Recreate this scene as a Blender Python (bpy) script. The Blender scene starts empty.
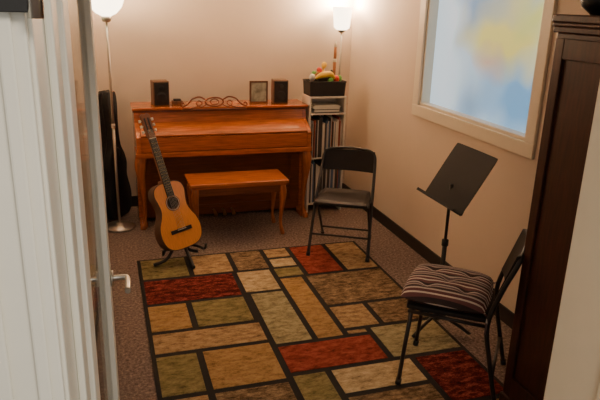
import bpy, math, random
from mathutils import Vector, Matrix
random.seed(7)
scene=bpy.context.scene
col=scene.collection

# ------------------------------------------------------------------ materials
def newmat(name):
    m=bpy.data.materials.new(name); m.use_nodes=True
    nt=m.node_tree; b=nt.nodes['Principled BSDF']
    return m,nt,b
def rgb(c): return (c[0],c[1],c[2],1)
def mat(name,c,rough=.5,metal=0,spec=.5,noise=0,scale=20,bump=0,bscale=200,stretch=(1,1,1),coat=0,dark=.6):
    m,nt,b=newmat(name)
    b.inputs['Base Color'].default_value=rgb(c)
    b.inputs['Roughness'].default_value=rough
    b.inputs['Metallic'].default_value=metal
    b.inputs['Specular IOR Level'].default_value=spec
    b.inputs['Coat Weight'].default_value=coat
    b.inputs['Coat Roughness'].default_value=.15
    tc=nt.nodes.new('ShaderNodeTexCoord')
    mp=nt.nodes.new('ShaderNodeMapping'); mp.inputs['Scale'].default_value=stretch
    nt.links.new(tc.outputs['Object'],mp.inputs['Vector'])
    n=nt.nodes.new('ShaderNodeTexNoise'); n.inputs['Scale'].default_value=scale; n.inputs['Detail'].default_value=5
    nt.links.new(mp.outputs['Vector'],n.inputs['Vector'])
    r=nt.nodes.new('ShaderNodeValToRGB')
    k=max(noise,.02)
    r.color_ramp.elements[0].position=.3; r.color_ramp.elements[1].position=.7
    r.color_ramp.elements[0].color=rgb([x*(1-k) for x in c]); r.color_ramp.elements[1].color=rgb([min(1,x*(1+k*.6)) for x in c])
    nt.links.new(n.outputs['Fac'],r.inputs['Fac']); nt.links.new(r.outputs['Color'],b.inputs['Base Color'])
    if bump:
        n2=nt.nodes.new('ShaderNodeTexNoise'); n2.inputs['Scale'].default_value=bscale; n2.inputs['Detail'].default_value=3
        nt.links.new(tc.outputs['Object'],n2.inputs['Vector'])
        bp=nt.nodes.new('ShaderNodeBump'); bp.inputs['Strength'].default_value=bump; bp.inputs['Distance'].default_value=.004
        nt.links.new(n2.outputs['Fac'],bp.inputs['Height']); nt.links.new(bp.outputs['Normal'],b.inputs['Normal'])
    return m
def emis(name,c,strength,base=(.9,.85,.75)):
    m,nt,b=newmat(name); b.inputs['Base Color'].default_value=rgb(base)
    b.inputs['Emission Color'].default_value=rgb(c); b.inputs['Emission Strength'].default_value=strength
    b.inputs['Roughness'].default_value=.4
    return m
M={}
M['wall']=mat('wall_paint',(.76,.625,.50),.75,noise=.03,scale=3,bump=.08,bscale=250)
M['ceil']=mat('ceiling_paint',(.8,.75,.68),.9)
M['trim']=mat('trim_cream',(.86,.77,.61),.4)
M['jamb']=mat('jamb_cream_paint',(.86,.72,.52),.4)
M['white']=mat('white_gloss_paint',(.80,.77,.67),.35)
M['doorp']=mat('door_white_paint',(.92,.88,.78),.35)
M['hall']=mat('hall_wall_paint',(.45,.47,.46),.7)
M['basebd']=mat('dark_rubber_base',(.025,.02,.018),.5)
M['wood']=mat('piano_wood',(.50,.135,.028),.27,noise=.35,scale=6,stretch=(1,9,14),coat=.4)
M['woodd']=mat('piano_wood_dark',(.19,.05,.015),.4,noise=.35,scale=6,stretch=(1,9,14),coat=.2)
M['legwood']=mat('leg_wood',(.40,.115,.028),.35,noise=.3,scale=10,stretch=(9,9,1),coat=.3)
M['black']=mat('black_metal',(.018,.016,.016),.42,metal=0)
M['deskblack']=mat('matte_black_metal',(.016,.015,.015),.65,spec=.25)
M['blackp']=mat('black_plastic',(.015,.014,.014),.5)
M['vinyl']=mat('black_vinyl',(.020,.016,.015),.5,spec=.25,bump=.1,bscale=300)
M['case']=mat('black_nylon',(.012,.012,.014),.7,bump=.2,bscale=400)
M['chrome']=mat('satin_metal',(.6,.58,.54),.28,metal=1)
M['lampm']=mat('lamp_metal',(.55,.50,.44),.35,metal=.8)
M['brass']=mat('brass',(.7,.45,.15),.3,metal=1)
M['cab']=mat('dark_walnut',(.055,.016,.009),.40,noise=.4,scale=8,stretch=(9,9,1))
M['cedar']=mat('guitar_cedar',(.90,.33,.045),.28,noise=.15,scale=30,stretch=(8,1,.5),coat=.4)
M['rosew']=mat('guitar_rosewood',(.09,.028,.012),.35,noise=.3,scale=20,stretch=(1,1,.2),coat=.4)
M['neck']=mat('guitar_neck',(.22,.08,.03),.4)
M['ebony']=mat('ebony',(.02,.014,.012),.4)
M['bone']=mat('bone',(.8,.75,.62),.4)
M['shelfw']=mat('white_laminate',(.78,.74,.66),.45)
M['paper']=mat('paper',(.72,.68,.60),.8)
M['paperd']=mat('dark_binding',(.07,.06,.06),.7)
M['paperr']=mat('red_binding',(.35,.08,.05),.7)
M['paperb']=mat('blue_binding',(.12,.18,.28),.7)
M['yellow']=mat('yellow_plastic',(.85,.55,.05),.4)
M['red']=mat('red_plastic',(.6,.04,.02),.4)
M['green']=mat('green_plastic',(.15,.4,.08),.4)
M['reco']=mat('recorder_wood',(.4,.16,.05),.4)
M['spk']=mat('speaker_wood',(.16,.075,.035),.5,noise=.3,scale=10,stretch=(8,8,1))
M['grille']=mat('speaker_grille',(.02,.018,.018),.8,bump=.3,bscale=500)
M['rugb']=mat('rug_black',(.013,.011,.010),.95,bump=.5,bscale=300)

def carpet():
    m,nt,b=newmat('carpet'); b.inputs['Roughness'].default_value=1; b.inputs['Specular IOR Level'].default_value=.1
    tc=nt.nodes.new('ShaderNodeTexCoord')
    n=nt.nodes.new('ShaderNodeTexNoise'); n.inputs['Scale'].default_value=60; n.inputs['Detail'].default_value=8; n.inputs['Roughness'].default_value=.75
    nt.links.new(tc.outputs['Object'],n.inputs['Vector'])
    r=nt.nodes.new('ShaderNodeValToRGB'); e=r.color_ramp.elements
    e[0].position=.34; e[0].color=(.07,.052,.045,1); e[1].position=.66; e[1].color=(.43,.325,.27,1)
    x=e.new(.5); x.color=(.20,.148,.125,1)
    nt.links.new(n.outputs['Fac'],r.inputs['Fac']); nt.links.new(r.outputs['Color'],b.inputs['Base Color'])
    bp=nt.nodes.new('ShaderNodeBump'); bp.inputs['Strength'].default_value=.6; bp.inputs['Distance'].default_value=.006
    nt.links.new(n.outputs['Fac'],bp.inputs['Height']); nt.links.new(bp.outputs['Normal'],b.inputs['Normal'])
    return m
M['carpet']=carpet()
def rugmat(name,c,c2,dark,sc=15,p0=.38,p1=.62):
    m,nt,b=newmat(name); b.inputs['Roughness'].default_value=.95; b.inputs['Specular IOR Level'].default_value=.1
    tc=nt.nodes.new('ShaderNodeTexCoord')
    n=nt.nodes.new('ShaderNodeTexNoise'); n.inputs['Scale'].default_value=sc; n.inputs['Detail'].default_value=12; n.inputs['Roughness'].default_value=.88
    mp=nt.nodes.new('ShaderNodeMapping'); mp.inputs['Scale'].default_value=(.9,1.9,1)
    nt.links.new(tc.outputs['Object'],mp.inputs['Vector']); nt.links.new(mp.outputs['Vector'],n.inputs['Vector'])
    r=nt.nodes.new('ShaderNodeValToRGB'); e=r.color_ramp.elements
    e[0].position=p0; e[0].color=rgb(dark); e[1].position=p1; e[1].color=rgb(c2)
    x=e.new((p0+p1)/2-.01); x.color=rgb(c)
    nt.links.new(n.outputs['Fac'],r.inputs['Fac']); nt.links.new(r.outputs['Color'],b.inputs['Base Color'])
    bp=nt.nodes.new('ShaderNodeBump'); bp.inputs['Strength'].default_value=.4; bp.inputs['Distance'].default_value=.004
    nt.links.new(n.outputs['Fac'],bp.inputs['Height']); nt.links.new(bp.outputs['Normal'],b.inputs['Normal'])
    return m
R={'t':rugmat('rug_tan',(.34,.215,.105),(.56,.40,.21),(.10,.06,.03)),
   'l':rugmat('rug_light',(.46,.34,.18),(.68,.54,.34),(.14,.10,.055)),
   'o':rugmat('rug_olive',(.21,.17,.07),(.35,.29,.13),(.06,.052,.026)),
   'b':rugmat('rug_brown',(.17,.11,.06),(.46,.32,.18),(.024,.016,.011)),
   'g':rugmat('rug_gold',(.35,.205,.08),(.49,.32,.14),(.13,.075,.03)),
   'r':rugmat('rug_red',(.11,.012,.010),(.40,.09,.06),(.012,.005,.005),18,.41,.61),
   's':rugmat('rug_rust',(.25,.042,.026),(.40,.11,.065),(.06,.014,.011)),
   'y':rugmat('rug_sage',(.30,.25,.13),(.48,.42,.25),(.09,.08,.045))}

def cushionmat():
    m,nt,b=newmat('striped_fabric'); b.inputs['Roughness'].default_value=.9
    tc=nt.nodes.new('ShaderNodeTexCoord'); sp=nt.nodes.new('ShaderNodeSeparateXYZ')
    nt.links.new(tc.outputs['Object'],sp.inputs[0])
    ml=nt.nodes.new('ShaderNodeMath'); ml.operation='MULTIPLY'; ml.inputs[1].default_value=8.0
    nt.links.new(sp.outputs['X'],ml.inputs[0])
    ad=nt.nodes.new('ShaderNodeMath'); ad.operation='ADD'; ad.inputs[1].default_value=10
    nt.links.new(ml.outputs[0],ad.inputs[0])
    fr=nt.nodes.new('ShaderNodeMath'); fr.operation='FRACT'; nt.links.new(ad.outputs[0],fr.inputs[0])
    r=nt.nodes.new('ShaderNodeValToRGB'); r.color_ramp.interpolation='CONSTANT'; e=r.color_ramp.elements
    cols=[(0,(.04,.02,.022)),(.16,(.47,.39,.35)),(.26,(.11,.035,.04)),(.42,(.65,.57,.50)),(.50,(.16,.06,.06)),(.62,(.04,.025,.027)),(.72,(.49,.41,.37)),(.80,(.12,.08,.09)),(.92,(.36,.27,.24))]
    e[0].position=0; e[0].color=rgb(cols[0][1]); e[1].position=cols[1][0]; e[1].color=rgb(cols[1][1])
    for p,c in cols[2:]:
        x=e.new(p); x.color=rgb(c)
    nt.links.new(fr.outputs[0],r.inputs['Fac']); nt.links.new(r.outputs['Color'],b.inputs['Base Color'])
    return m
M['stripe']=cushionmat()
def windowmat():
    m,nt,b=newmat('frosted_window_glass')
    b.inputs['Base Color'].default_value=(.2,.24,.3,1); b.inputs['Roughness'].default_value=.25
    tc=nt.nodes.new('ShaderNodeTexCoord')
    n=nt.nodes.new('ShaderNodeTexNoise'); n.inputs['Scale'].default_value=2.1; n.inputs['Detail'].default_value=.6
    nt.links.new(tc.outputs['Object'],n.inputs['Vector'])
    r=nt.nodes.new('ShaderNodeValToRGB'); e=r.color_ramp.elements
    e[0].position=.34; e[0].color=(.13,.31,.50,1); e[1].position=.62; e[1].color=(.54,.72,.83,1)
    nt.links.new(n.outputs['Fac'],r.inputs['Fac'])
    last=r.outputs['Color']
    nz=nt.nodes.new('ShaderNodeTexNoise'); nz.inputs['Scale'].default_value=4; nz.inputs['Detail'].default_value=1
    nt.links.new(tc.outputs['Object'],nz.inputs['Vector'])
    wv=nt.nodes.new('ShaderNodeVectorMath'); wv.operation='SCALE'; wv.inputs['Scale'].default_value=.30
    nt.links.new(nz.outputs['Color'],wv.inputs[0])
    av=nt.nodes.new('ShaderNodeVectorMath'); av.operation='ADD'
    nt.links.new(tc.outputs['Object'],av.inputs[0]); nt.links.new(wv.outputs[0],av.inputs[1])
    def blob(cy,cz,ry,rz,c,last,k=1):
        cy+=.15; cz+=.15
        mp=nt.nodes.new('ShaderNodeMapping'); mp.inputs['Location'].default_value=(0,-cy/ry,-cz/rz); mp.inputs['Scale'].default_value=(.01,1/ry,1/rz)
        nt.links.new(av.outputs[0],mp.inputs['Vector'])
        g=nt.nodes.new('ShaderNodeTexGradient'); g.gradient_type='SPHERICAL'
        nt.links.new(mp.outputs['Vector'],g.inputs['Vector'])
        mu=nt.nodes.new('ShaderNodeMath'); mu.operation='MULTIPLY'; mu.inputs[1].default_value=k; mu.use_clamp=True
        nt.links.new(g.outputs['Fac'],mu.inputs[0])
        mx=nt.nodes.new('ShaderNodeMix'); mx.data_type='RGBA'
        nt.links.new(mu.outputs[0],mx.inputs['Factor']); nt.links.new(last,mx.inputs['A']); mx.inputs['B'].default_value=rgb(c)
        return mx.outputs['Result']
    last=blob(.52,.45,.36,1.0,(.72,.85,.92),last,1.5)
    last=blob(-.50,.18,.6,.34,(.10,.36,.64),last,1.5)
    last=blob(-.22,.55,.62,.26,(.74,.62,.12),last,1.5)
    last=blob(-.50,.68,.28,.20,(.55,.58,.12),last,1.2)
    last=blob(-.05,.38,.22,.14,(.60,.36,.24),last,.9)
    nt.links.new(last,b.inputs['Emission Color']); b.inputs['Emission Strength'].default_value=1.02
    return m
M['win']=windowmat()
def glassmat():
    m=bpy.data.materials.new('door_glass'); m.use_nodes=True; nt=m.node_tree; nt.nodes.clear()
    o=nt.nodes.new('ShaderNodeOutputMaterial'); t=nt.nodes.new('ShaderNodeBsdfTransparent'); t.inputs[0].default_value=(.95,.97,.95,1)
    g=nt.nodes.new('ShaderNodeBsdfGlossy'); g.inputs['Roughness'].default_value=.03
    f=nt.nodes.new('ShaderNodeFresnel'); f.inputs['IOR'].default_value=1.45
    mu=nt.nodes.new('ShaderNodeMath'); mu.operation='MULTIPLY'; mu.inputs[1].default_value=.55
    mx=nt.nodes.new('ShaderNodeMixShader')
    nt.links.new(f.outputs[0],mu.inputs[0]); nt.links.new(mu.outputs[0],mx.inputs[0]); nt.links.new(t.outputs[0],mx.inputs[1]); nt.links.new(g.outputs[0],mx.inputs[2]); nt.links.new(mx.outputs[0],o.inputs[0])
    return m
M['glass']=glassmat()
M['shade']=emis('lamp_shade_glass',(1,.82,.58),7.5)

# ------------------------------------------------------------------ geometry helpers
def root(name,loc=(0,0,0),rz=0,mtx=None):
    e=bpy.data.objects.new(name,None); e.empty_display_size=.1; col.objects.link(e)
    if mtx is not None: e.matrix_world=mtx
    else: e.location=loc; e.rotation_euler=(0,0,rz)
    return e
def addmesh(name,verts,faces,m,parent=None,smooth=False,bevel=0,segs=2,mats=None,fm=None,loc=None):
    me=bpy.data.meshes.new(name); me.from_pydata([tuple(v) for v in verts],[],faces); me.update()
    ob=bpy.data.objects.new(name,me); col.objects.link(ob)
    if mats:
        for x in mats: me.materials.append(x)
        for p,i in zip(me.polygons,fm): p.material_index=i
    else: me.materials.append(m)
    import bmesh
    bm=bmesh.new(); bm.from_mesh(me); bmesh.ops.recalc_face_normals(bm,faces=bm.faces); bm.to_mesh(me); bm.free()
    if smooth:
        for p in me.polygons: p.use_smooth=True
    if bevel:
        b=ob.modifiers.new('bevel','BEVEL'); b.width=bevel; b.segments=segs; b.limit_method='ANGLE'; b.angle_limit=math.radians(40)
    if parent: ob.parent=parent
    if loc: ob.location=loc
    return ob
BF=[(0,1,3,2),(4,6,7,5),(0,4,5,1),(2,3,7,6),(0,2,6,4),(1,5,7,3)]
def boxes(name,lst,m,parent=None,bevel=0,mats=None,idx=None):
    v=[];f=[];fm=[]
    for j,(x0,x1,y0,y1,z0,z1) in enumerate(lst):
        o=len(v)
        for x in (x0,x1):
            for y in (y0,y1):
                for z in (z0,z1): v.append((x,y,z))
        f+=[tuple(o+i for i in q) for q in BF]
        fm+=[idx[j] if idx else 0]*6
    return addmesh(name,v,f,m,parent,bevel=bevel,mats=mats,fm=fm)
def box(name,x0,x1,y0,y1,z0,z1,m,parent=None,bevel=0.003): return boxes(name,[(x0,x1,y0,y1,z0,z1)],m,parent,bevel)
def catmull(pts,n=6,closed=False):
    P=[Vector(p) for p in pts]; out=[]; L=len(P)
    rng=range(L if closed else L-1)
    for i in rng:
        if closed: a,b,c,d=P[(i-1)%L],P[i],P[(i+1)%L],P[(i+2)%L]
        else: a,b,c,d=P[max(i-1,0)],P[i],P[i+1],P[min(i+2,L-1)]
        for k in range(n):
            t=k/n
            out.append(.5*((2*b)+(c-a)*t+(2*a-5*b+4*c-d)*t*t+(3*b-a-3*c+d)*t**3))
    if not closed: out.append(P[-1])
    return out
def tube(name,pts,r,m,parent=None,segs=12,smooth=0,closed=False,flat=None):
    if smooth:
        if isinstance(r,(list,tuple)):
            q=catmull([(p[0],p[1],p[2]) for p in pts],smooth,closed); rr=catmull([(x,0,0) for x in r],smooth,closed); r=[x[0] for x in rr]; pts=q
        else: pts=catmull(pts,smooth,closed)
    P=[Vector(p) for p in pts]; n=len(P)
    if not isinstance(r,(list,tuple)): r=[r]*n
    v=[];f=[]; ref=None
    for i in range(n):
        if closed: t=(P[(i+1)%n]-P[i-1]).normalized()
        else: t=(P[min(i+1,n-1)]-P[max(i-1,0)]).normalized()
        if ref is None:
            ref=Vector((0,0,1)) if abs(t.z)<.9 else Vector((1,0,0))
        a=(ref-t*ref.dot(t)).normalized(); b=t.cross(a); ref=a
        for k in range(segs):
            g=2*math.pi*k/segs; v.append(P[i]+(a*math.cos(g)+b*math.sin(g))*r[i])
    for i in range(n if closed else n-1):
        for k in range(segs):
            j=(i+1)%n
            f.append((i*segs+k,i*segs+(k+1)%segs,j*segs+(k+1)%segs,j*segs+k))
    if not closed:
        f.append(tuple(range(segs))); f.append(tuple((n-1)*segs+k for k in range(segs)))
    ob=addmesh(name,v,f,m,parent)
    for p in ob.data.polygons: p.use_smooth=len(p.vertices)==4
    return ob
def lathe(name,prof,m,parent=None,segs=32,loc=(0,0,0)):
    v=[];f=[]
    for (r,z) in prof:
        for k in range(segs):
            g=2*math.pi*k/segs; v.append((loc[0]+r*math.cos(g),loc[1]+r*math.sin(g),loc[2]+z))
    for i in range(len(prof)-1):
        for k in range(segs): f.append((i*segs+k,i*segs+(k+1)%segs,(i+1)*segs+(k+1)%segs,(i+1)*segs+k))
    ob=addmesh(name,v,f,m,parent,smooth=True)
    return ob
def prismX(name,prof,x0,x1,m,parent=None,bevel=.003):
    n=len(prof); v=[(x0,y,z) for y,z in prof]+[(x1,y,z) for y,z in prof]
    f=[tuple(range(n)),tuple(range(n,2*n))]+[(i,(i+1)%n,n+(i+1)%n,n+i) for i in range(n)]
    return addmesh(name,v,f,m,parent,bevel=bevel)
def plateY(name,outl,y0,y1,m,parent=None,bevel=0,mats=None):
    n=len(outl); v=[(x,y0,z) for x,z in outl]+[(x,y1,z) for x,z in outl]
    f=[tuple(range(n)),tuple(range(n,2*n))]+[(i,(i+1)%n,n+(i+1)%n,n+i) for i in range(n)]
    return addmesh(name,v,f,m,parent,bevel=bevel,mats=mats,fm=[0,1]+[1]*n if mats else None)

# ------------------------------------------------------------------ room
XL,XR,YB,YN=-.13,2.27,5.60,1.05
HC=2.5
boxes('floor',[(-1.6,2.6,-1.8,5.8,-.05,0)],M['carpet'])
boxes('ceiling',[(-1.6,2.6,-1.0,5.8,HC,HC+.05)],M['ceil'])
boxes('wall_back',[(XL-.1,XR+.1,YB,YB+.1,0,HC)],M['wall'])
boxes('wall_left',[(XL-.1,XL,YN,YB,0,HC)],M['wall'])
WY0,WY1,WZ0,WZ1=2.88,4.16,1.13,2.20
boxes('wall_right',[(XR,XR+.12,YN,YB,0,WZ0),(XR,XR+.12,YN,YB,WZ1,HC),(XR,XR+.12,YN,WY0,WZ0,WZ1),(XR,XR+.12,WY1,YB,WZ0,WZ1)],M['wall'])
JX0,JX1,YF=-.06,.985,.65
DH=2.1
boxes('wall_front',[(-1.6,JX0-.02,YF,YN,0,HC),(JX1+.02,2.6,YF,YN,0,HC),(JX0-.02,JX1+.02,YF,YN,DH+.02,HC)],M['hall'])
boxes('baseboard_right',[(XR-.012,XR,YN,YB,0,.10)],M['basebd'],bevel=.003)
boxes('baseboard_back',[(XL,XR-.012,YB-.012,YB,0,.10)],M['basebd'],bevel=.003)
boxes('baseboard_left',[(XL,XL+.010,YN,YB-.012,0,.10)],M['basebd'],bevel=.003)
w=root('window_1',(XR,(WY0+WY1)/2,WZ0))
hw=(WY1-WY0)/2; hh=WZ1-WZ0
boxes('pane',[(.075,.085,-hw+.002,hw-.002,.002,hh-.002)],M['win'],w)
c=.085
boxes('casing',[(-.020,-.001,-hw-c,hw+c,-c,.0),(-.020,-.001,-hw-c,hw+c,hh,hh+c),(-.020,-.001,-hw-c,-hw,0,hh),(-.020,-.001,hw,hw+c,0,hh)],M['trim'],w,bevel=.004)
boxes('inner_stop',[(-.001,.074,-hw+.001,hw-.001,.001,.02),(-.001,.074,-hw+.001,hw-.001,hh-.02,hh-.001),(-.001,.074,-hw+.001,-hw+.02,.02,hh-.02),(-.001,.074,hw-.02,hw-.001,.02,hh-.02)],M['trim'],w,bevel=.003)
boxes('trim_jamb_left',[(JX0-.02,JX0,YF,YN,0,DH),(JX0,JX0+.010,YF+.13,YF+.17,0,DH)],M['white'],bevel=.003)
boxes('trim_jamb_right',[(JX1,JX1+.02,YF,YN,0,DH),(JX1-.010,JX1,YF+.18,YF+.24,0,DH)],M['jamb'],bevel=.003)
boxes('trim_jamb_head',[(JX0-.02,JX1+.02,YF,YN,DH,DH+.02)],M['white'],bevel=.003)
boxes('trim_casing_left',[(JX0-.085,JX0-.004,YF-.014,YF,0,DH+.07),(JX0-.085,JX0-.055,YF-.022,YF-.014,0,DH+.07),(JX0-.030,JX0-.016,YF-.019,YF-.014,0,DH+.07)],M['white'],bevel=.003)
boxes('trim_casing_right',[(JX1+.004,JX1+.085,YF-.014,YF,0,DH+.07)],M['trim'],bevel=.003)
sp=root('strike_plate',(JX1,.93,.76)); boxes('plate',[(-.0025,0,-.018,.018,-.04,.04)],M['blackp'],sp)
hg=root('door_hinge',(JX0+.002,.70,1.868))
boxes('leaf',[(-.002,.004,-.055,.03,-.035,.06),(-.045,.0,-.078,-.070,-.035,.06)],M['blackp'],hg,bevel=.001)
tube('pin',[(.004,-.075,-.04),(.004,-.075,.065)],.007,M['chrome'],hg)
# glazed door leaf, opened inwards
dl=.95; ang=math.atan2(.95,.035)
d=root('door_1',(-.052,1.075,0),ang)
t0,t1=0,.036
boxes('stiles',[(0,.10,t0,t1,.012,DH-.01),(dl-.10,dl,t0,t1,.012,DH-.01),(.10,dl-.10,t0,t1,DH-.12,DH-.01),(.10,dl-.10,t0,t1,.012,.22)],M['doorp'],d,bevel=.003)
boxes('glass',[(.10,dl-.10,.017,.022,.22,DH-.12)],M['glass'],d)
hz=.955; hx=dl-.06
lathe('rose',[(0,0),(.026,0),(.026,.008),(0,.010)],M['chrome'],d,loc=(0,0,0)).matrix_local=Matrix.Translation((hx,-.001,hz))@Matrix.Rotation(math.radians(90),4,'X')
tube('lever',[(hx,0,hz),(hx,-.045,hz),(hx-.02,-.055,hz),(hx-.11,-.055,hz)],.009,M['chrome'],d,smooth=4)
lathe('rose_b',[(0,0),(.026,0),(.026,.008),(0,.010)],M['chrome'],d).matrix_local=Matrix.Translation((hx,t1+.001,hz))@Matrix.Rotation(math.radians(-90),4,'X')
tube('lever_b',[(hx,t1,hz),(hx,t1+.022,hz),(hx-.02,t1+.027,hz),(hx-.11,t1+.027,hz)],.007,M['chrome'],d,smooth=4)
boxes('latch_plate',[(dl,dl+.002,.006,.028,hz-.05,hz+.05)],M['chrome'],d)

# ------------------------------------------------------------------ rug
RX0,RX1,RY0,RY1=.15,1.86,1.86,4.30
RT=.0115
T=[(.17,.49,3.95,4.28,'o'),(.52,.80,3.95,4.28,'t'),(.83,1.06,3.95,4.28,'b'),(1.09,1.27,4.12,4.28,'t'),(1.09,1.27,3.95,4.09,'l'),
(1.30,1.57,3.78,4.28,'s'),(1.60,1.84,3.78,4.28,'t'),
(.17,.78,3.58,3.92,'r'),(.81,1.05,3.60,3.92,'l'),(1.08,1.27,3.78,3.92,'o'),
(.17,.41,3.23,3.55,'g'),(.44,.78,3.23,3.55,'o'),(.17,.80,2.99,3.20,'t'),(.83,1.05,2.93,3.57,'y'),(1.08,1.24,2.93,3.75,'g'),
(1.27,1.84,3.30,3.75,'b'),(1.27,1.50,3.00,3.27,'t'),(1.53,1.84,3.00,3.27,'b'),
(.17,.39,2.60,2.96,'o'),(.42,.80,2.60,2.96,'g'),(.83,1.39,2.64,2.90,'s'),(1.42,1.84,2.64,2.97,'y'),(1.27,1.39,2.93,2.97,'t'),
(.83,1.01,2.30,2.61,'o'),(1.04,1.50,2.40,2.61,'l'),(1.53,1.84,2.20,2.61,'r'),(.17,.39,2.20,2.57,'t'),(.42,.80,2.20,2.57,'b'),
(1.04,1.50,2.05,2.37,'b'),(.83,1.01,1.88,2.27,'g'),(.17,.55,1.88,2.17,'r'),(.58,.80,1.88,2.17,'l'),(1.04,1.50,1.88,2.02,'t'),(1.53,1.84,1.88,2.17,'g')]
e_=.0035
T=[(a+e_,b-e_,c0+e_,c1-e_,k) for a,b,c0,c1,k in T]
keys=list(R.keys())
lst=[(RX0,RX1,RY0,RY1,0,.009)]+[(a,b,y0,y1,.008,RT) for a,b,y0,y1,k in T]
boxes('area_rug',lst,None,mats=[M['rugb']]+[R[k] for k in keys],idx=[0]+[keys.index(k)+1 for *_,k in T])

# ------------------------------------------------------------------ piano
p=root('upright_piano',(0,0,0))
xa,xb=.22,1.68
side=[(5.40,0),(5.40,.97),(5.12,.97),(5.10,.87),(4.97,.81),(4.935,.78),(4.935,.62),(5.10,.60),(5.14,.54),(5.14,0)]
prismX('side_left',side,xa,xa+.035,M['wood'],p,.004)
prismX('side_right',side,xb-.035,xb,M['wood'],p,.004)
box('lid',xa-.015,xb+.015,5.085,5.41,.972,.992,M['wood'],p,.006)
box('lid_front_flap',xa-.01,xb+.01,5.10,5.115,.955,.972,M['woodd'],p,.002)
prismX('upper_panel',[(5.115,.957),(5.135,.957),(5.135,.87),(5.095,.87)],xa+.035,xb-.035,M['wood'],p)
prismX('fallboard',[(5.13,.885),(5.13,.855),(4.96,.775),(4.945,.79),(4.97,.815),(5.09,.87)],xa+.036,xb-.036,M['wood'],p,.004)
box('key_slip',xa+.036,xb-.036,4.942,4.965,.66,.775,M['wood'],p,.004)
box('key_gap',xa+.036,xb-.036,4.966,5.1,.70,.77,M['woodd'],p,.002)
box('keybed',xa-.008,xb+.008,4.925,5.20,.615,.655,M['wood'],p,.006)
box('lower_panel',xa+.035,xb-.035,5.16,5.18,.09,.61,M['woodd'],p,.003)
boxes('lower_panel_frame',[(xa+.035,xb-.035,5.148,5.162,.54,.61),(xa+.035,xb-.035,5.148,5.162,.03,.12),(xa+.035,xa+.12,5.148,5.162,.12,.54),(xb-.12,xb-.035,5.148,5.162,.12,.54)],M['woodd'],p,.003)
box('back_frame',xa+.035,xb-.035,5.37,5.39,.03,.96,M['woodd'],p)
box('toe_block_left',xa,xa+.06,5.0,5.14,0,.05,M['wood'],p,.006)
box('toe_block_right',xb-.06,xb,5.0,5.14,0,.05,M['wood'],p,.006)
for nm,x,s in (('leg_left',xa+.035,-1),('leg_right',xb-.035,1)):
    tube(nm,[(x,5.00,.62),(x+.012*s,4.985,.54),(x+.012*s,4.978,.45),(x,4.99,.30),(x-.006*s,4.995,.15),(x,4.985,.06),(x+.012*s,4.965,.02),(x+.014*s,4.96,.0)],
         [.045,.046,.034,.024,.018,.017,.026,.022],M['legwood'],p,segs=16,smooth=5)
for i,x in enumerate((.86,.94,1.02)):
    tube('pedal_%d'%(i+1),[(x,5.16,.07),(x,5.08,.075),(x,5.03,.06)],[.008,.012,.016],M['brass'],p,smooth=3)
def sc(name,pts,r=.007,closed=False): return tube(name,[(x,5.06+.25*(z-.97),z) for x,z in pts],r,M['woodd'],p,segs=8,smooth=6,closed=closed)
cx=.87
sc('scroll_oval',[(cx+.075*math.cos(a),1.035+.035*math.sin(a)) for a in [i*math.pi/6 for i in range(12)]],closed=True)
sc('scroll_oval_in',[(cx+.035*math.cos(a),1.035+.022*math.sin(a)) for a in [i*math.pi/6 for i in range(12)]],.005,closed=True)
for s in (-1,1):
    sc('scroll_arm',[(cx+s*.07,1.05),(cx+s*.12,1.075),(cx+s*.18,1.06),(cx+s*.22,1.02),(cx+s*.26,1.0),(cx+s*.275,1.015),(cx+s*.26,1.03),(cx+s*.245,1.018)])
    sc('scroll_low',[(cx+s*.07,1.015),(cx+s*.11,.995),(cx+s*.15,1.02),(cx+s*.13,1.045),(cx+s*.105,1.03),(cx+s*.12,1.01),(cx+s*.2,.985),(cx+s*.26,.985)],.005)
tube('scroll_rail',[(cx-.27,5.065,.975),(cx+.27,5.065,.975)],.007,M['woodd'],p,segs=8)
# bench
b=root('piano_bench',(.985,4.75,0))
box('seat',-.40,.40,-.175,.175,.445,.475,M['wood'],b,.008)
boxes('apron',[(-.36,.36,-.15,-.13,.37,.446),(-.36,.36,.13,.15,.37,.446),(-.37,-.35,-.15,.15,.37,.446),(.35,.37,-.15,.15,.37,.446)],M['woodd'],b,.003)
box('lid_line',-.38,.38,-.162,.162,.43,.446,M['wood'],b,.003)
for i,(sx,sy) in enumerate(((-1,-1),(1,-1),(-1,1),(1,1))):
    x=sx*.345;y=sy*.13
    tube('leg_%d'%(i+1),[(x,y,.44),(x+sx*.012,y+sy*.008,.36),(x+sx*.004,y,.22),(x-sx*.002,y,.10),(x+sx*.012,y+sy*.01,.02),(x+sx*.016,y+sy*.012,0)],[.028,.030,.019,.013,.018,.016],M['legwood'],b,segs=14,smooth=5)

# ------------------------------------------------------------------ things on the piano
def speaker(x,y,rz=0):
    s=root('bookshelf_speaker',(x,y,.9925),rz)
    box('cabinet',-.065,.065,-.06,.07,0,.20,M['spk'],s,.004)
    box('grille',-.058,.058,-.070,-.058,.008,.192,M['grille'],s,.004)
    for nm,r,z in (('woofer',.042,.07),('tweeter',.02,.15)):
        o=lathe(nm,[(r,0),(r*.9,.004),(r*.5,.001),(0,.003)],M['blackp'],s); o.matrix_local=Matrix.Translation((0,-.0701,z))@Matrix.Rotation(math.radians(90),4,'X')
speaker(.445,5.24,.1); speaker(1.475,5.24,-.1)
f=root('picture_frame',(1.285,5.24,.9925),-.05)
fr=boxes('frame',[(-.08,.08,-.01,.01,0,.014),(-.08,.08,-.01,.01,.176,.19),(-.08,-.066,-.01,.01,.014,.176),(.066,.08,-.01,.01,.014,.176)],M['spk'],f,.002)
M['pic']=mat('small_picture',(.42,.44,.34),.6,noise=.7,scale=14)
boxes('picture',[(-.066,.066,-.004,.006,.014,.176)],M['pic'],f)
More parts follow.
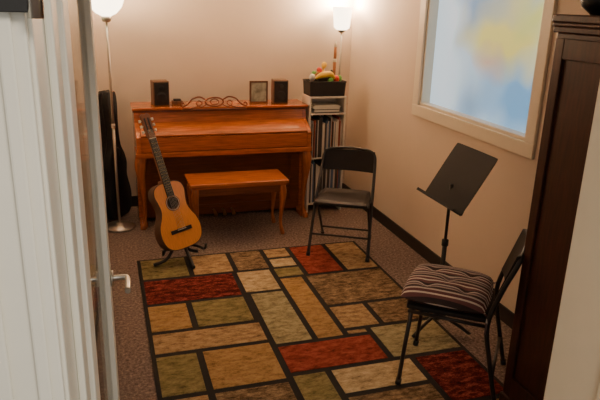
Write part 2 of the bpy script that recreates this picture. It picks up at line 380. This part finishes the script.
boxes('easel_leg',[(-.01,.01,.01,.05,0,.01),(-.01,.01,.01,.016,0,.13)],M['spk'],f)
fr2=root('metronome_box',(.58,5.22,.9925)); box('body',-.045,.045,-.03,.03,0,.035,M['spk'],fr2,.004); box('cap',-.03,.03,-.022,.022,.035,.05,M['blackp'],fr2,.003)

# ------------------------------------------------------------------ floor lamps
def lamp(x,y,kind):
    l=root('floor_lamp',(x,y,0))
    lathe('base',[(0,0),(.125,0),(.13,.008),(.12,.02),(.04,.034),(.018,.05),(0,.05)],M['lampm'],l,40)
    tube('pole',[(0,0,.03),(0,0,.85)],.011,M['lampm'],l,segs=14)
    tube('pole_upper',[(0,0,.85),(0,0,1.66)],.010,M['lampm'],l,segs=14)
    lathe('coupling',[(.011,.84),(.015,.845),(.015,.875),(.010,.88)],M['lampm'],l,20)
    if kind==0:
        lathe('cup',[(0,1.65),(.03,1.66),(.04,1.69),(.035,1.70),(0,1.70)],M['lampm'],l,24)
        lathe('shade',[(.035,1.70),(.075,1.72),(.115,1.765),(.14,1.83),(.145,1.84),(.137,1.83),(.11,1.772),(.07,1.728),(.03,1.71)],M['shade'],l,40)
        top=1.85
    else:
        lathe('cup',[(0,1.58),(.03,1.59),(.045,1.62),(.04,1.63),(0,1.63)],M['lampm'],l,24)
        lathe('shade',[(.045,1.61),(.07,1.63),(.088,1.80),(.091,1.81),(.084,1.80),(.066,1.636),(.04,1.618)],M['shade'],l,40)
        top=1.82
    ld=bpy.data.lights.new('bulb','POINT'); ld.energy=40 if kind==0 else 66; ld.color=(1,.70,.45); ld.shadow_soft_size=.06
    lo=bpy.data.objects.new('bulb',ld); col.objects.link(lo); lo.parent=l; lo.location=(0,0,top+.03)
lamp(.055,5.06,0)
lamp(2.11,5.45,1)

# ------------------------------------------------------------------ guitar case
def halfout(h,k=1):
    pts=[(w*k,0,z*k) for w,z in h]+[(-w*k,0,z*k) for w,z in reversed(h) if w>1e-6]
    q=catmull(pts,4,True); return [(v.x,v.z) for v in q]
gc=root('guitar_case',mtx=Matrix.Translation((.05,5.345,.005))@Matrix.Rotation(math.radians(60),4,'Z')@Matrix.Rotation(math.radians(-2),4,'X'))
oc=halfout([(.0,0),(.125,.01),(.175,.09),(.18,.20),(.145,.31),(.135,.37),(.15,.46),(.12,.55),(.07,.64),(.06,.80),(.075,.98),(.06,1.08),(0,1.09)])
plateY('shell',oc,-.055,.055,M['case'],gc,.015)
tube('zip',[(x*1.0,0,z) for x,z in oc],.006,M['blackp'],gc,segs=6,closed=True)
tube('handle',[(-.02,-.055,.50),(-.02,-.08,.52),(-.02,-.08,.60),(-.02,-.05,.62)],.008,M['blackp'],gc,smooth=3)

# ------------------------------------------------------------------ guitar
A0=Vector((.50,4.17,.135)); A1=Vector((.268,4.45,1.045))
za=(A1-A0).normalized(); n=Vector((.50,-1,.1)); n=(n-za*n.dot(za)).normalized(); ya=-n; xa_=ya.cross(za)
mt=Matrix(((xa_.x,ya.x,za.x,A0.x),(xa_.y,ya.y,za.y,A0.y),(xa_.z,ya.z,za.z,A0.z),(0,0,0,1)))
g=root('acoustic_guitar',mtx=mt)
body=[(0,0),(.095,.008),(.148,.05),(.166,.12),(.155,.19),(.124,.25),(.108,.30),(.115,.36),(.125,.41),(.110,.46),(.065,.485),(0,.488)]
ob=halfout(body)
plateY('body',ob,.0,.095,None,g,.003,mats=[M['cedar'],M['rosew']])
tube('binding',[(x,.0,z) for x,z in ob],.0028,M['rosew'],g,segs=6,closed=True)
def disc(name,r,z,y,m,parent,ri=0):
    o=lathe(name,[(ri,0),(r,0)],m,parent,36); o.matrix_local=Matrix.Translation((0,y,z))@Matrix.Rotation(math.radians(90),4,'X'); return o
disc('rosette',.058,.335,-.0008,M['neck'],g); disc('rosette_ring',.052,.335,-.0013,M['bone'],g,.049); disc('soundhole',.042,.335,-.0018,M['ebony'],g)
boxes('bridge',[(-.085,.085,-.009,0,.118,.146),(-.04,.04,-.013,0,.122,.142)],M['ebony'],g,.002)
boxes('saddle',[(-.036,.036,-.014,-.012,.136,.139)],M['bone'],g)
plateY('fingerboard',[(-.029,.385),(.029,.385),(.026,.815),(-.026,.815)],-.008,0,M['ebony'],g)
plateY('neck',[(-.028,.47),(.028,.47),(.025,.83),(-.025,.83)],0,.022,M['neck'],g,.006)
plateY('heel',[(-.026,.46),(.026,.46),(.02,.51),(-.02,.51)],.02,.085,M['neck'],g,.006)
boxes('frets',[(-.0275,.0275,-.0095,-.0078,.815-.65*(1-2**(-i/12))-.0008,.815-.65*(1-2**(-i/12))+.0008) for i in range(1,17)],M['brass'],g)
boxes('nut',[(-.026,.026,-.011,0,.813,.819)],M['bone'],g)
plateY('headstock',[(-.026,.818),(-.034,.84),(-.037,.985),(-.02,.998),(0,.992),(.02,.998),(.037,.985),(.034,.84),(.026,.818)],.0,.018,M['neck'],g,.002)
boxes('head_slots',[(-.020,-.008,-.0012,.004,.855,.965),(.008,.020,-.0012,.004,.855,.965)],M['ebony'],g)
for s in (-1,1):
    for i in range(3):
        z=.87+.04*i
        tube('tuner_post',[(s*.004,.003,z),(s*.045,.010,z)],.0035,M['chrome'],g,segs=8)
        boxes('tuner_button',[(min(s*.043,s*.058),max(s*.043,s*.058),.002,.016,z-.010,z+.010)],M['bone'],g,.003)
for i in range(6):
    x=-.0215+.0086*i
    tube('string_%d'%(i+1),[(x*1.25,-.0145,.139),(x,-.0115,.816),(x*.7,-.002,.88)],.0007,M['bone'],g,segs=5)

# guitar stand
gs=root('guitar_stand',(.46,4.24,RT),.15)
tube('foot_front_left',[(0,.03,.20),(-.10,-.04,.05),(-.21,-.05,.012)],.012,M['black'],gs,smooth=4)
tube('foot_front_right',[(0,.03,.20),(.04,-.10,.05),(.04,-.20,.012)],.012,M['black'],gs,smooth=4)
tube('foot_back',[(0,.03,.20),(.07,.05,.06),(.15,.08,.012)],.012,M['black'],gs,smooth=4)
tube('yoke',[(-.15,-.10,.10),(-.10,-.01,.105),(0,.04,.11),(.10,-.01,.105),(.15,-.09,.10)],.010,M['black'],gs,smooth=4)
tube('hook_left',[(-.15,-.10,.10),(-.155,-.13,.12),(-.155,-.135,.15)],.010,M['black'],gs,smooth=3)
tube('hook_right',[(.15,-.09,.10),(.155,-.12,.12),(.155,-.125,.15)],.010,M['black'],gs,smooth=3)
tube('post',[(0,.04,.10),(-.03,.15,.30),(-.07,.21,.46)],.010,M['black'],gs,smooth=3)
tube('back_rest',[(-.14,.16,.40),(-.07,.215,.46),(.02,.19,.42)],.010,M['black'],gs,smooth=3)

# ------------------------------------------------------------------ folding chairs
def seatmesh(c,padded):
    o=catmull([(-.17,-.205,0),(0,-.215,0),(.17,-.205,0),(.198,-.17,0),(.192,.0,0),(.185,.15,0),(.16,.18,0),(0,.185,0),(-.16,.18,0),(-.185,.15,0),(-.192,0,0),(-.198,-.17,0)],4,True)
    n_=len(o); v=[(q.x,q.y,.425) for q in o]+[(q.x,q.y,.447) for q in o]+[(q.x*.86,q.y*.86,.457 if padded else .450) for q in o]
    f_=[tuple(range(n_)),tuple(range(2*n_,3*n_))]+[(i,(i+1)%n_,n_+(i+1)%n_,n_+i) for i in range(n_)]+[(n_+i,n_+(i+1)%n_,2*n_+(i+1)%n_,2*n_+i) for i in range(n_)]
    addmesh('seat',v,f_,M['vinyl'],c,bevel=.004)
def backpanel(c,z0,z1,y0,y1):
    v=[];f_=[];N=12
    for i in range(N+1):
        u=-1+2*i/N; x_=u*.198; yy=.03*(1-u*u)
        for (dz,dy,dt) in ((z0,y0,0),(z1,y1,0),(z1,y1,.018),(z0,y0,.018)):
            v.append((x_,yy+dy+dt-.012,dz))
    for i in range(N):
        for k in range(4): f_.append((i*4+k,i*4+(k+1)%4,i*4+4+(k+1)%4,i*4+4+k))
    f_+= [(0,1,2,3),(N*4,N*4+1,N*4+2,N*4+3)]
    addmesh('back_panel',v,f_,M['vinyl'],c,bevel=.005)
def chair_x(x,y,rz,zs=1):
    c=root('folding_chair',(x,y,RT),rz); c.scale=(1,1,zs)
    L=[(-.225,-.23,.012),(-.218,-.06,.35),(-.213,.02,.47),(-.207,.15,.64),(-.20,.195,.73),(-.175,.212,.768),(-.12,.22,.785)]
    P=L+[(0,.235,.79)]+[(-a,b_,c_) for a,b_,c_ in reversed(L)]
    tube('frame',P,.0115,M['black'],c,smooth=5)
    for s in (-1,1):
        tube('rear_leg',[(s*.195,.25,.012),(s*.195,.10,.20),(s*.195,-.10,.415)],.0105,M['black'],c,smooth=4)
        tube('foot_cap',[(s*.225,-.234,0),(s*.2245,-.222,.03)],.015,M['blackp'],c)
        tube('foot_cap_rear',[(s*.195,.254,0),(s*.195,.238,.03)],.015,M['blackp'],c)
        tube('side_rail',[(s*.20,-.19,.42),(s*.20,.17,.425)],.009,M['black'],c)
    tube('cross_bar_front',[(-.222,-.155,.16),(.222,-.155,.16)],.008,M['black'],c)
    tube('cross_bar_rear',[(-.195,.18,.10),(.195,.18,.10)],.008,M['black'],c)
    seatmesh(c,True); backpanel(c,.61,.775,.165,.21)
    return c
def chair_s(x,y,rz):
    c=root('folding_chair',(x,y,RT),rz)
    L=[(-.215,.27,.012),(-.212,.215,.25),(-.21,.185,.43),(-.208,.225,.60),(-.203,.272,.73),(-.18,.29,.782),(-.12,.298,.80)]
    P=L+[(0,.302,.804)]+[(-a,b_,c_) for a,b_,c_ in reversed(L)]
    tube('frame',P,.0115,M['black'],c,smooth=5)
    Lf=[(-.205,-.205,.012),(-.202,-.19,.22),(-.20,-.175,.405)]
    tube('front_legs',Lf+[(0,-.165,.413)]+[(-a,b_,c_) for a,b_,c_ in reversed(Lf)],.0105,M['black'],c)
    for s in (-1,1):
        tube('foot_cap',[(s*.205,-.207,0),(s*.2045,-.203,.03)],.015,M['blackp'],c)
        tube('foot_cap_rear',[(s*.215,.273,0),(s*.2145,.266,.03)],.015,M['blackp'],c)
        tube('side_rail',[(s*.20,-.19,.415),(s*.205,.185,.42)],.009,M['black'],c)
    tube('cross_bar_rear',[(-.212,.235,.16),(.212,.235,.16)],.008,M['black'],c)
    seatmesh(c,False); backpanel(c,.55,.79,.205,.28)
    return c
chair_x(1.71,4.19,math.radians(-29),.95)
CA=math.radians(-130); CX,CY=1.622,2.435
chair_s(CX,CY,CA)
# cushion
cu=root('seat_cushion',(CX,CY,.464),CA)
N=28; v=[];f_=[]
def hgt(u,w):
    e=max(0,(1-abs(u)**4)*(1-abs(w)**4))**.45
    h=.056*e
    for tx,ty in ((-.45,-.45),(.45,-.45),(-.45,.45),(.45,.45),(0,0)):
        h-=.022*math.exp(-((u-tx)**2+(w-ty)**2)/.02)
    return max(h,0)
for i in range(N+1):
    for j in range(N+1):
        u=-1+2*i/N; w_=-1+2*j/N
        sx=.218*(u*math.sqrt(1-w_*w_*.14)); sy=.212*(w_*math.sqrt(1-u*u*.14))
        v.append((sx,sy-.035,.030+hgt(u,w_)))
K=len(v)
for i in range(N+1):
    for j in range(N+1):
        u=-1+2*i/N; w_=-1+2*j/N
        x_,y_,_=v[i*(N+1)+j]; e=max(0,(1-abs(u)**4)*(1-abs(w_)**4))**.45
        v.append((x_,y_,.030-.030*e))
for i in range(N):
    for j in range(N):
        a=i*(N+1)+j; f_.append((a,a+1,a+N+2,a+N+1)); f_.append((K+a,K+a+1,K+a+N+2,K+a+N+1))
co=addmesh('pad',v,f_,M['stripe'],cu,smooth=True)
import bmesh
bm=bmesh.new(); bm.from_mesh(co.data); bmesh.ops.remove_doubles(bm,verts=bm.verts,dist=.0005); bm.to_mesh(co.data); bm.free()
tube('tie_1',[(.17,.16,.02),(.215,.18,.01),(.235,.18,-.06)],.004,M['stripe'],cu,smooth=3)
tube('tie_2',[(-.17,.16,.02),(-.215,.18,.01),(-.235,.18,-.07)],.004,M['stripe'],cu,smooth=3)

# ------------------------------------------------------------------ music stand
ms=root('music_stand',(1.80,2.86,RT))
tube('lower_tube',[(0,0,.10),(0,0,.55)],.013,M['black'],ms)
tube('upper_tube',[(0,0,.55),(0,0,.90)],.009,M['black'],ms)
lathe('collar',[(.013,.53),(.019,.535),(.019,.57),(.009,.575)],M['blackp'],ms,20)
lathe('hub',[(0,.07),(.022,.07),(.022,.13),(.013,.14)],M['blackp'],ms,20)
for i in range(3):
    a=math.radians(80+120*i)
    tube('foot_%d'%(i+1),[(.015*math.cos(a),.015*math.sin(a),.10),(.12*math.cos(a),.12*math.sin(a),.055),(.20*math.cos(a),.20*math.sin(a),.010)],.010,M['black'],ms,smooth=4)
up=Vector((.19,0,.305)).normalized(); wid=Vector((0,1,0)); nr=wid.cross(up)
mt=Matrix(((wid.x,nr.x,up.x,-.055),(wid.y,nr.y,up.y,-.01),(wid.z,nr.z,up.z,.79),(0,0,0,1)))
def ds(o): o.matrix_local=mt; return o
oc=catmull([(-.175,0,.0),(.175,0,.0),(.195,0,.01),(.20,0,.03),(.20,0,.32),(.185,0,.345),(.165,0,.352),(-.165,0,.352),(-.185,0,.345),(-.20,0,.32),(-.20,0,.03),(-.195,0,.01)],3,True)
ds(plateY('desk',[(q.x,q.z) for q in oc],-.002,.002,M['deskblack'],ms))
sg=1 if nr.x>0 else -1
ds(boxes('tray',[(-.20,.20,min(0,-sg*.06),max(0,-sg*.06),-.003,.001),(-.20,.20,min(-sg*.058,-sg*.062),max(-sg*.058,-sg*.062),-.003,.014)],M['deskblack'],ms,.001))
ds(boxes('rear_rib',[(-.012,.012,min(sg*.002,sg*.02),max(sg*.002,sg*.02),.06,.26)],M['blackp'],ms,.003))
tube('tilt_bracket',[(0,0,.87),(.01,0,.885),(.012,0,.89)],.010,M['blackp'],ms)

# ------------------------------------------------------------------ shelving unit
SX=1.705
S=root('shelving_unit',(SX,5.08,0))
W_=.34;Dp=.23;Ht=1.06
boxes('uprights',[(0,.014,0,Dp,0,Ht),(W_-.014,W_,0,Dp,0,Ht)],M['shelfw'],S,.002)
boxes('shelves',[(.014,W_-.014,.002,Dp,Ht-.016,Ht),(.014,W_-.014,.002,Dp,.90,.913),(.014,W_-.014,.002,Dp,.50,.513),(.014,W_-.014,.002,Dp,.07,.088)],M['shelfw'],S,.002)
boxes('back_board',[(.014,W_-.014,Dp-.006,Dp,.07,Ht)],M['shelfw'],S)
def row(name,z,hmin,hmax,x1):
    lst=[];idx=[];x=.018
    while x<x1:
        t=random.uniform(.004,.014); t=min(t,W_-.016-x); h=random.uniform(hmin,hmax)
        lst.append((x,x+t-.001,.004+random.uniform(0,.015),.20,z,z+h)); idx.append(random.choice([0,0,0,1,1,1,2,3])); x+=t
    boxes(name,lst,None,S,mats=[M['paper'],M['paperd'],M['paperr'],M['paperb']],idx=idx)
row('sheet_music_row',.5135,.30,.37,W_-.03); row('record_row',.0885,.32,.39,W_-.03)
lst=[];z=.9135
idx=[]
for i in range(8):
    h=random.uniform(.005,.013); dx=random.uniform(0,.03); lst.append((.03+dx,.30-random.uniform(0,.03),.01,.20,z,z+h)); idx.append(random.choice([0,0,1])); z+=h+.0003
boxes('paper_stack',lst,None,S,mats=[M['paper'],M['paperd']],idx=idx)
B=root('instrument_box',(SX+.165,5.19,1.0605))
bt=(-.16,.16,-.095,.095);tp=(-.168,.168,-.10,.10)
def ringb(q,z): return [(q[0],q[2],z),(q[1],q[2],z),(q[1],q[3],z),(q[0],q[3],z)]
v=ringb(bt,0)+ringb(tp,.125)+ringb([a*.96 for a in tp],.125)+ringb([a*.95 for a in bt],.008)
f_=[(0,1,2,3)]
for a in range(3): f_+=[(a*4+i,a*4+(i+1)%4,a*4+4+(i+1)%4,a*4+4+i) for i in range(4)]
f_.append((12,13,14,15))
addmesh('box_shell',v,f_,M['blackp'],B,bevel=.003)
tube('rim',[(x,y,.125) for x,y,_ in ringb(tp,0)],.006,M['blackp'],B,segs=8,closed=True)
def egg(nm,x,y,z,r,m,k=1.25):
    o=lathe(nm,[(r*math.sin(t)*(1-.12*math.cos(t)),-r*k*math.cos(t)) for t in [i*math.pi/12 for i in range(13)]],m,B,20,(0,0,0)); o.location=(x,y,z); o.rotation_euler=(random.uniform(-1,1),random.uniform(-1,1),0)
egg('drum_shell',-.10,.02,.12,.045,M['blackp'],1); egg('drum_shell',.0,.03,.125,.055,M['blackp'],1); egg('drum_shell',.09,.02,.12,.045,M['blackp'],1)
tube('yellow_castanet',[(-.10,-.05,.15),(-.05,-.06,.18),(.03,-.06,.187),(.07,-.06,.15)],[.012,.026,.026,.012],M['yellow'],B,smooth=4)
egg('egg_shaker',-.125,-.03,.155,.028,M['paper']); egg('egg_shaker',.09,-.05,.145,.028,M['red']); egg('egg_shaker',.03,-.07,.135,.022,M['green']); egg('egg_shaker',-.06,.05,.17,.030,M['reco'])
egg('egg_shaker',.13,-.02,.145,.026,M['green']); egg('egg_shaker',-.09,.02,.18,.024,M['green'])
tube('maraca_handle',[(-.02,.02,.12),(.0,.03,.24)],.008,M['yellow'],B)
egg('maraca_head',.002,.032,.255,.024,M['yellow'],1.3)
egg('maraca_head',-.05,.0,.215,.022,M['red'],1.3)
tube('hand_bell',[(.05,.0,.12),(.06,.0,.19),(.065,.0,.22)],[.03,.018,.008],M['blackp'],B)
tube('jingle_stick',[(-.13,.0,.13),(-.05,-.01,.21)],.010,M['reco'],B)
tube('recorder',[(.10,.05,.02),(.108,.055,.20),(.110,.058,.28)],[.011,.014,.015],M['reco'],B)
tube('recorder_joint',[(.110,.058,.28),(.111,.059,.31)],[.017,.017],M['bone'],B)
tube('recorder_head',[(.111,.059,.31),(.114,.062,.41)],[.013,.012],M['reco'],B)
tube('recorder_mouthpiece',[(.114,.062,.41),(.117,.064,.46)],[.014,.008],M['bone'],B)

# ------------------------------------------------------------------ dark cabinet on the right
cb=root('tall_cabinet',(0,0,0))
cx0,cx1,cy0,cy1=1.735,2.255,1.50,2.135
box('carcass',cx0+.012,cx1,cy0+.012,cy1-.008,.08,1.76,M['cab'],cb,.004)
box('plinth',cx0,cx1,cy0,cy1,0,.08,M['cab'],cb,.006)
boxes('cornice',[(cx0-.002,cx1,cy0-.002,cy1+.002,1.76,1.785),(cx0-.008,cx1,cy0-.010,cy1+.004,1.785,1.80),(cx0-.012,cx1,cy0-.014,cy1+.006,1.80,1.83)],M['cab'],cb,.005)
boxes('door_frames',[(cx0,cx0+.014,cy0+.02,cy0+.07,.10,1.74),(cx0,cx0+.014,cy1-.07,cy1-.02,.10,1.74),(cx0,cx0+.014,cy0+.28,cy0+.34,.10,1.74),(cx0,cx0+.014,cy0+.07,cy1-.07,1.66,1.74),(cx0,cx0+.014,cy0+.07,cy1-.07,.10,.20)],M['cab'],cb,.003)
va=root('dark_vase',(1.85,2.035,1.831))
lathe('body',[(0,0),(.030,0),(.035,.005),(.065,.03),(.075,.06),(.06,.09),(.035,.11),(.03,.12),(.045,.135),(.035,.13),(.02,.11),(0,.10)],M['blackp'],va,32)

pf=root('framed_picture',(XL,4.95,1.40))
boxes('frame',[(.0005,.06,-.30,.30,0,.03),(.0005,.06,-.30,.30,.77,.80),(.0005,.06,-.30,-.27,.03,.77),(.0005,.06,.27,.30,.03,.77)],M['blackp'],pf,.003)
boxes('picture',[(.0005,.05,-.27,.27,.03,.77)],M['pic'],pf)

# ------------------------------------------------------------------ lights
def area(name,loc,size,e,c,rot=(0,0,0)):
    l=bpy.data.lights.new(name,'AREA'); l.shape='RECTANGLE'; l.size=size[0]; l.size_y=size[1]; l.energy=e; l.color=c
    o=bpy.data.objects.new(name,l); col.objects.link(o); o.location=loc; o.rotation_euler=rot; return o
hl=root('hall_fill_light',(.4,-.3,HC-.03))  # added fill light behind the camera; its ceiling fixture is invented
box('fill_housing',-.32,.32,-.32,.32,.0,.03,M['shelfw'],hl,.004)
a=area('hall_fill_panel',(0,0,-.005),(.6,.6),22,(1,.90,.76)); a.parent=hl
wd=bpy.data.worlds.new('world'); scene.world=wd; wd.use_nodes=True
wd.node_tree.nodes['Background'].inputs[0].default_value=(1,.96,.88,1); wd.node_tree.nodes['Background'].inputs[1].default_value=.60

# ------------------------------------------------------------------ camera
th=math.radians(17.9); pt=math.radians(17.9); ro=math.radians(1.75)
A=Vector((math.cos(th),-math.sin(th),0)); Bv=Vector((math.sin(th),math.cos(th),0)); Z=Vector((0,0,1))
D=-math.cos(pt)*Z-math.sin(pt)*Bv; Wv=math.cos(pt)*Bv-math.sin(pt)*Z
U=math.cos(ro)*A-math.sin(ro)*D; V=math.sin(ro)*A+math.cos(ro)*D
cd=bpy.data.cameras.new('camera'); cd.sensor_width=36; cd.lens=616/600*36; cd.clip_start=.02
co=bpy.data.objects.new('camera',cd); col.objects.link(co)
co.matrix_world=Matrix(((U.x,-V.x,-Wv.x,0),(U.y,-V.y,-Wv.y,0),(U.z,-V.z,-Wv.z,1.85),(0,0,0,1)))
scene.camera=co
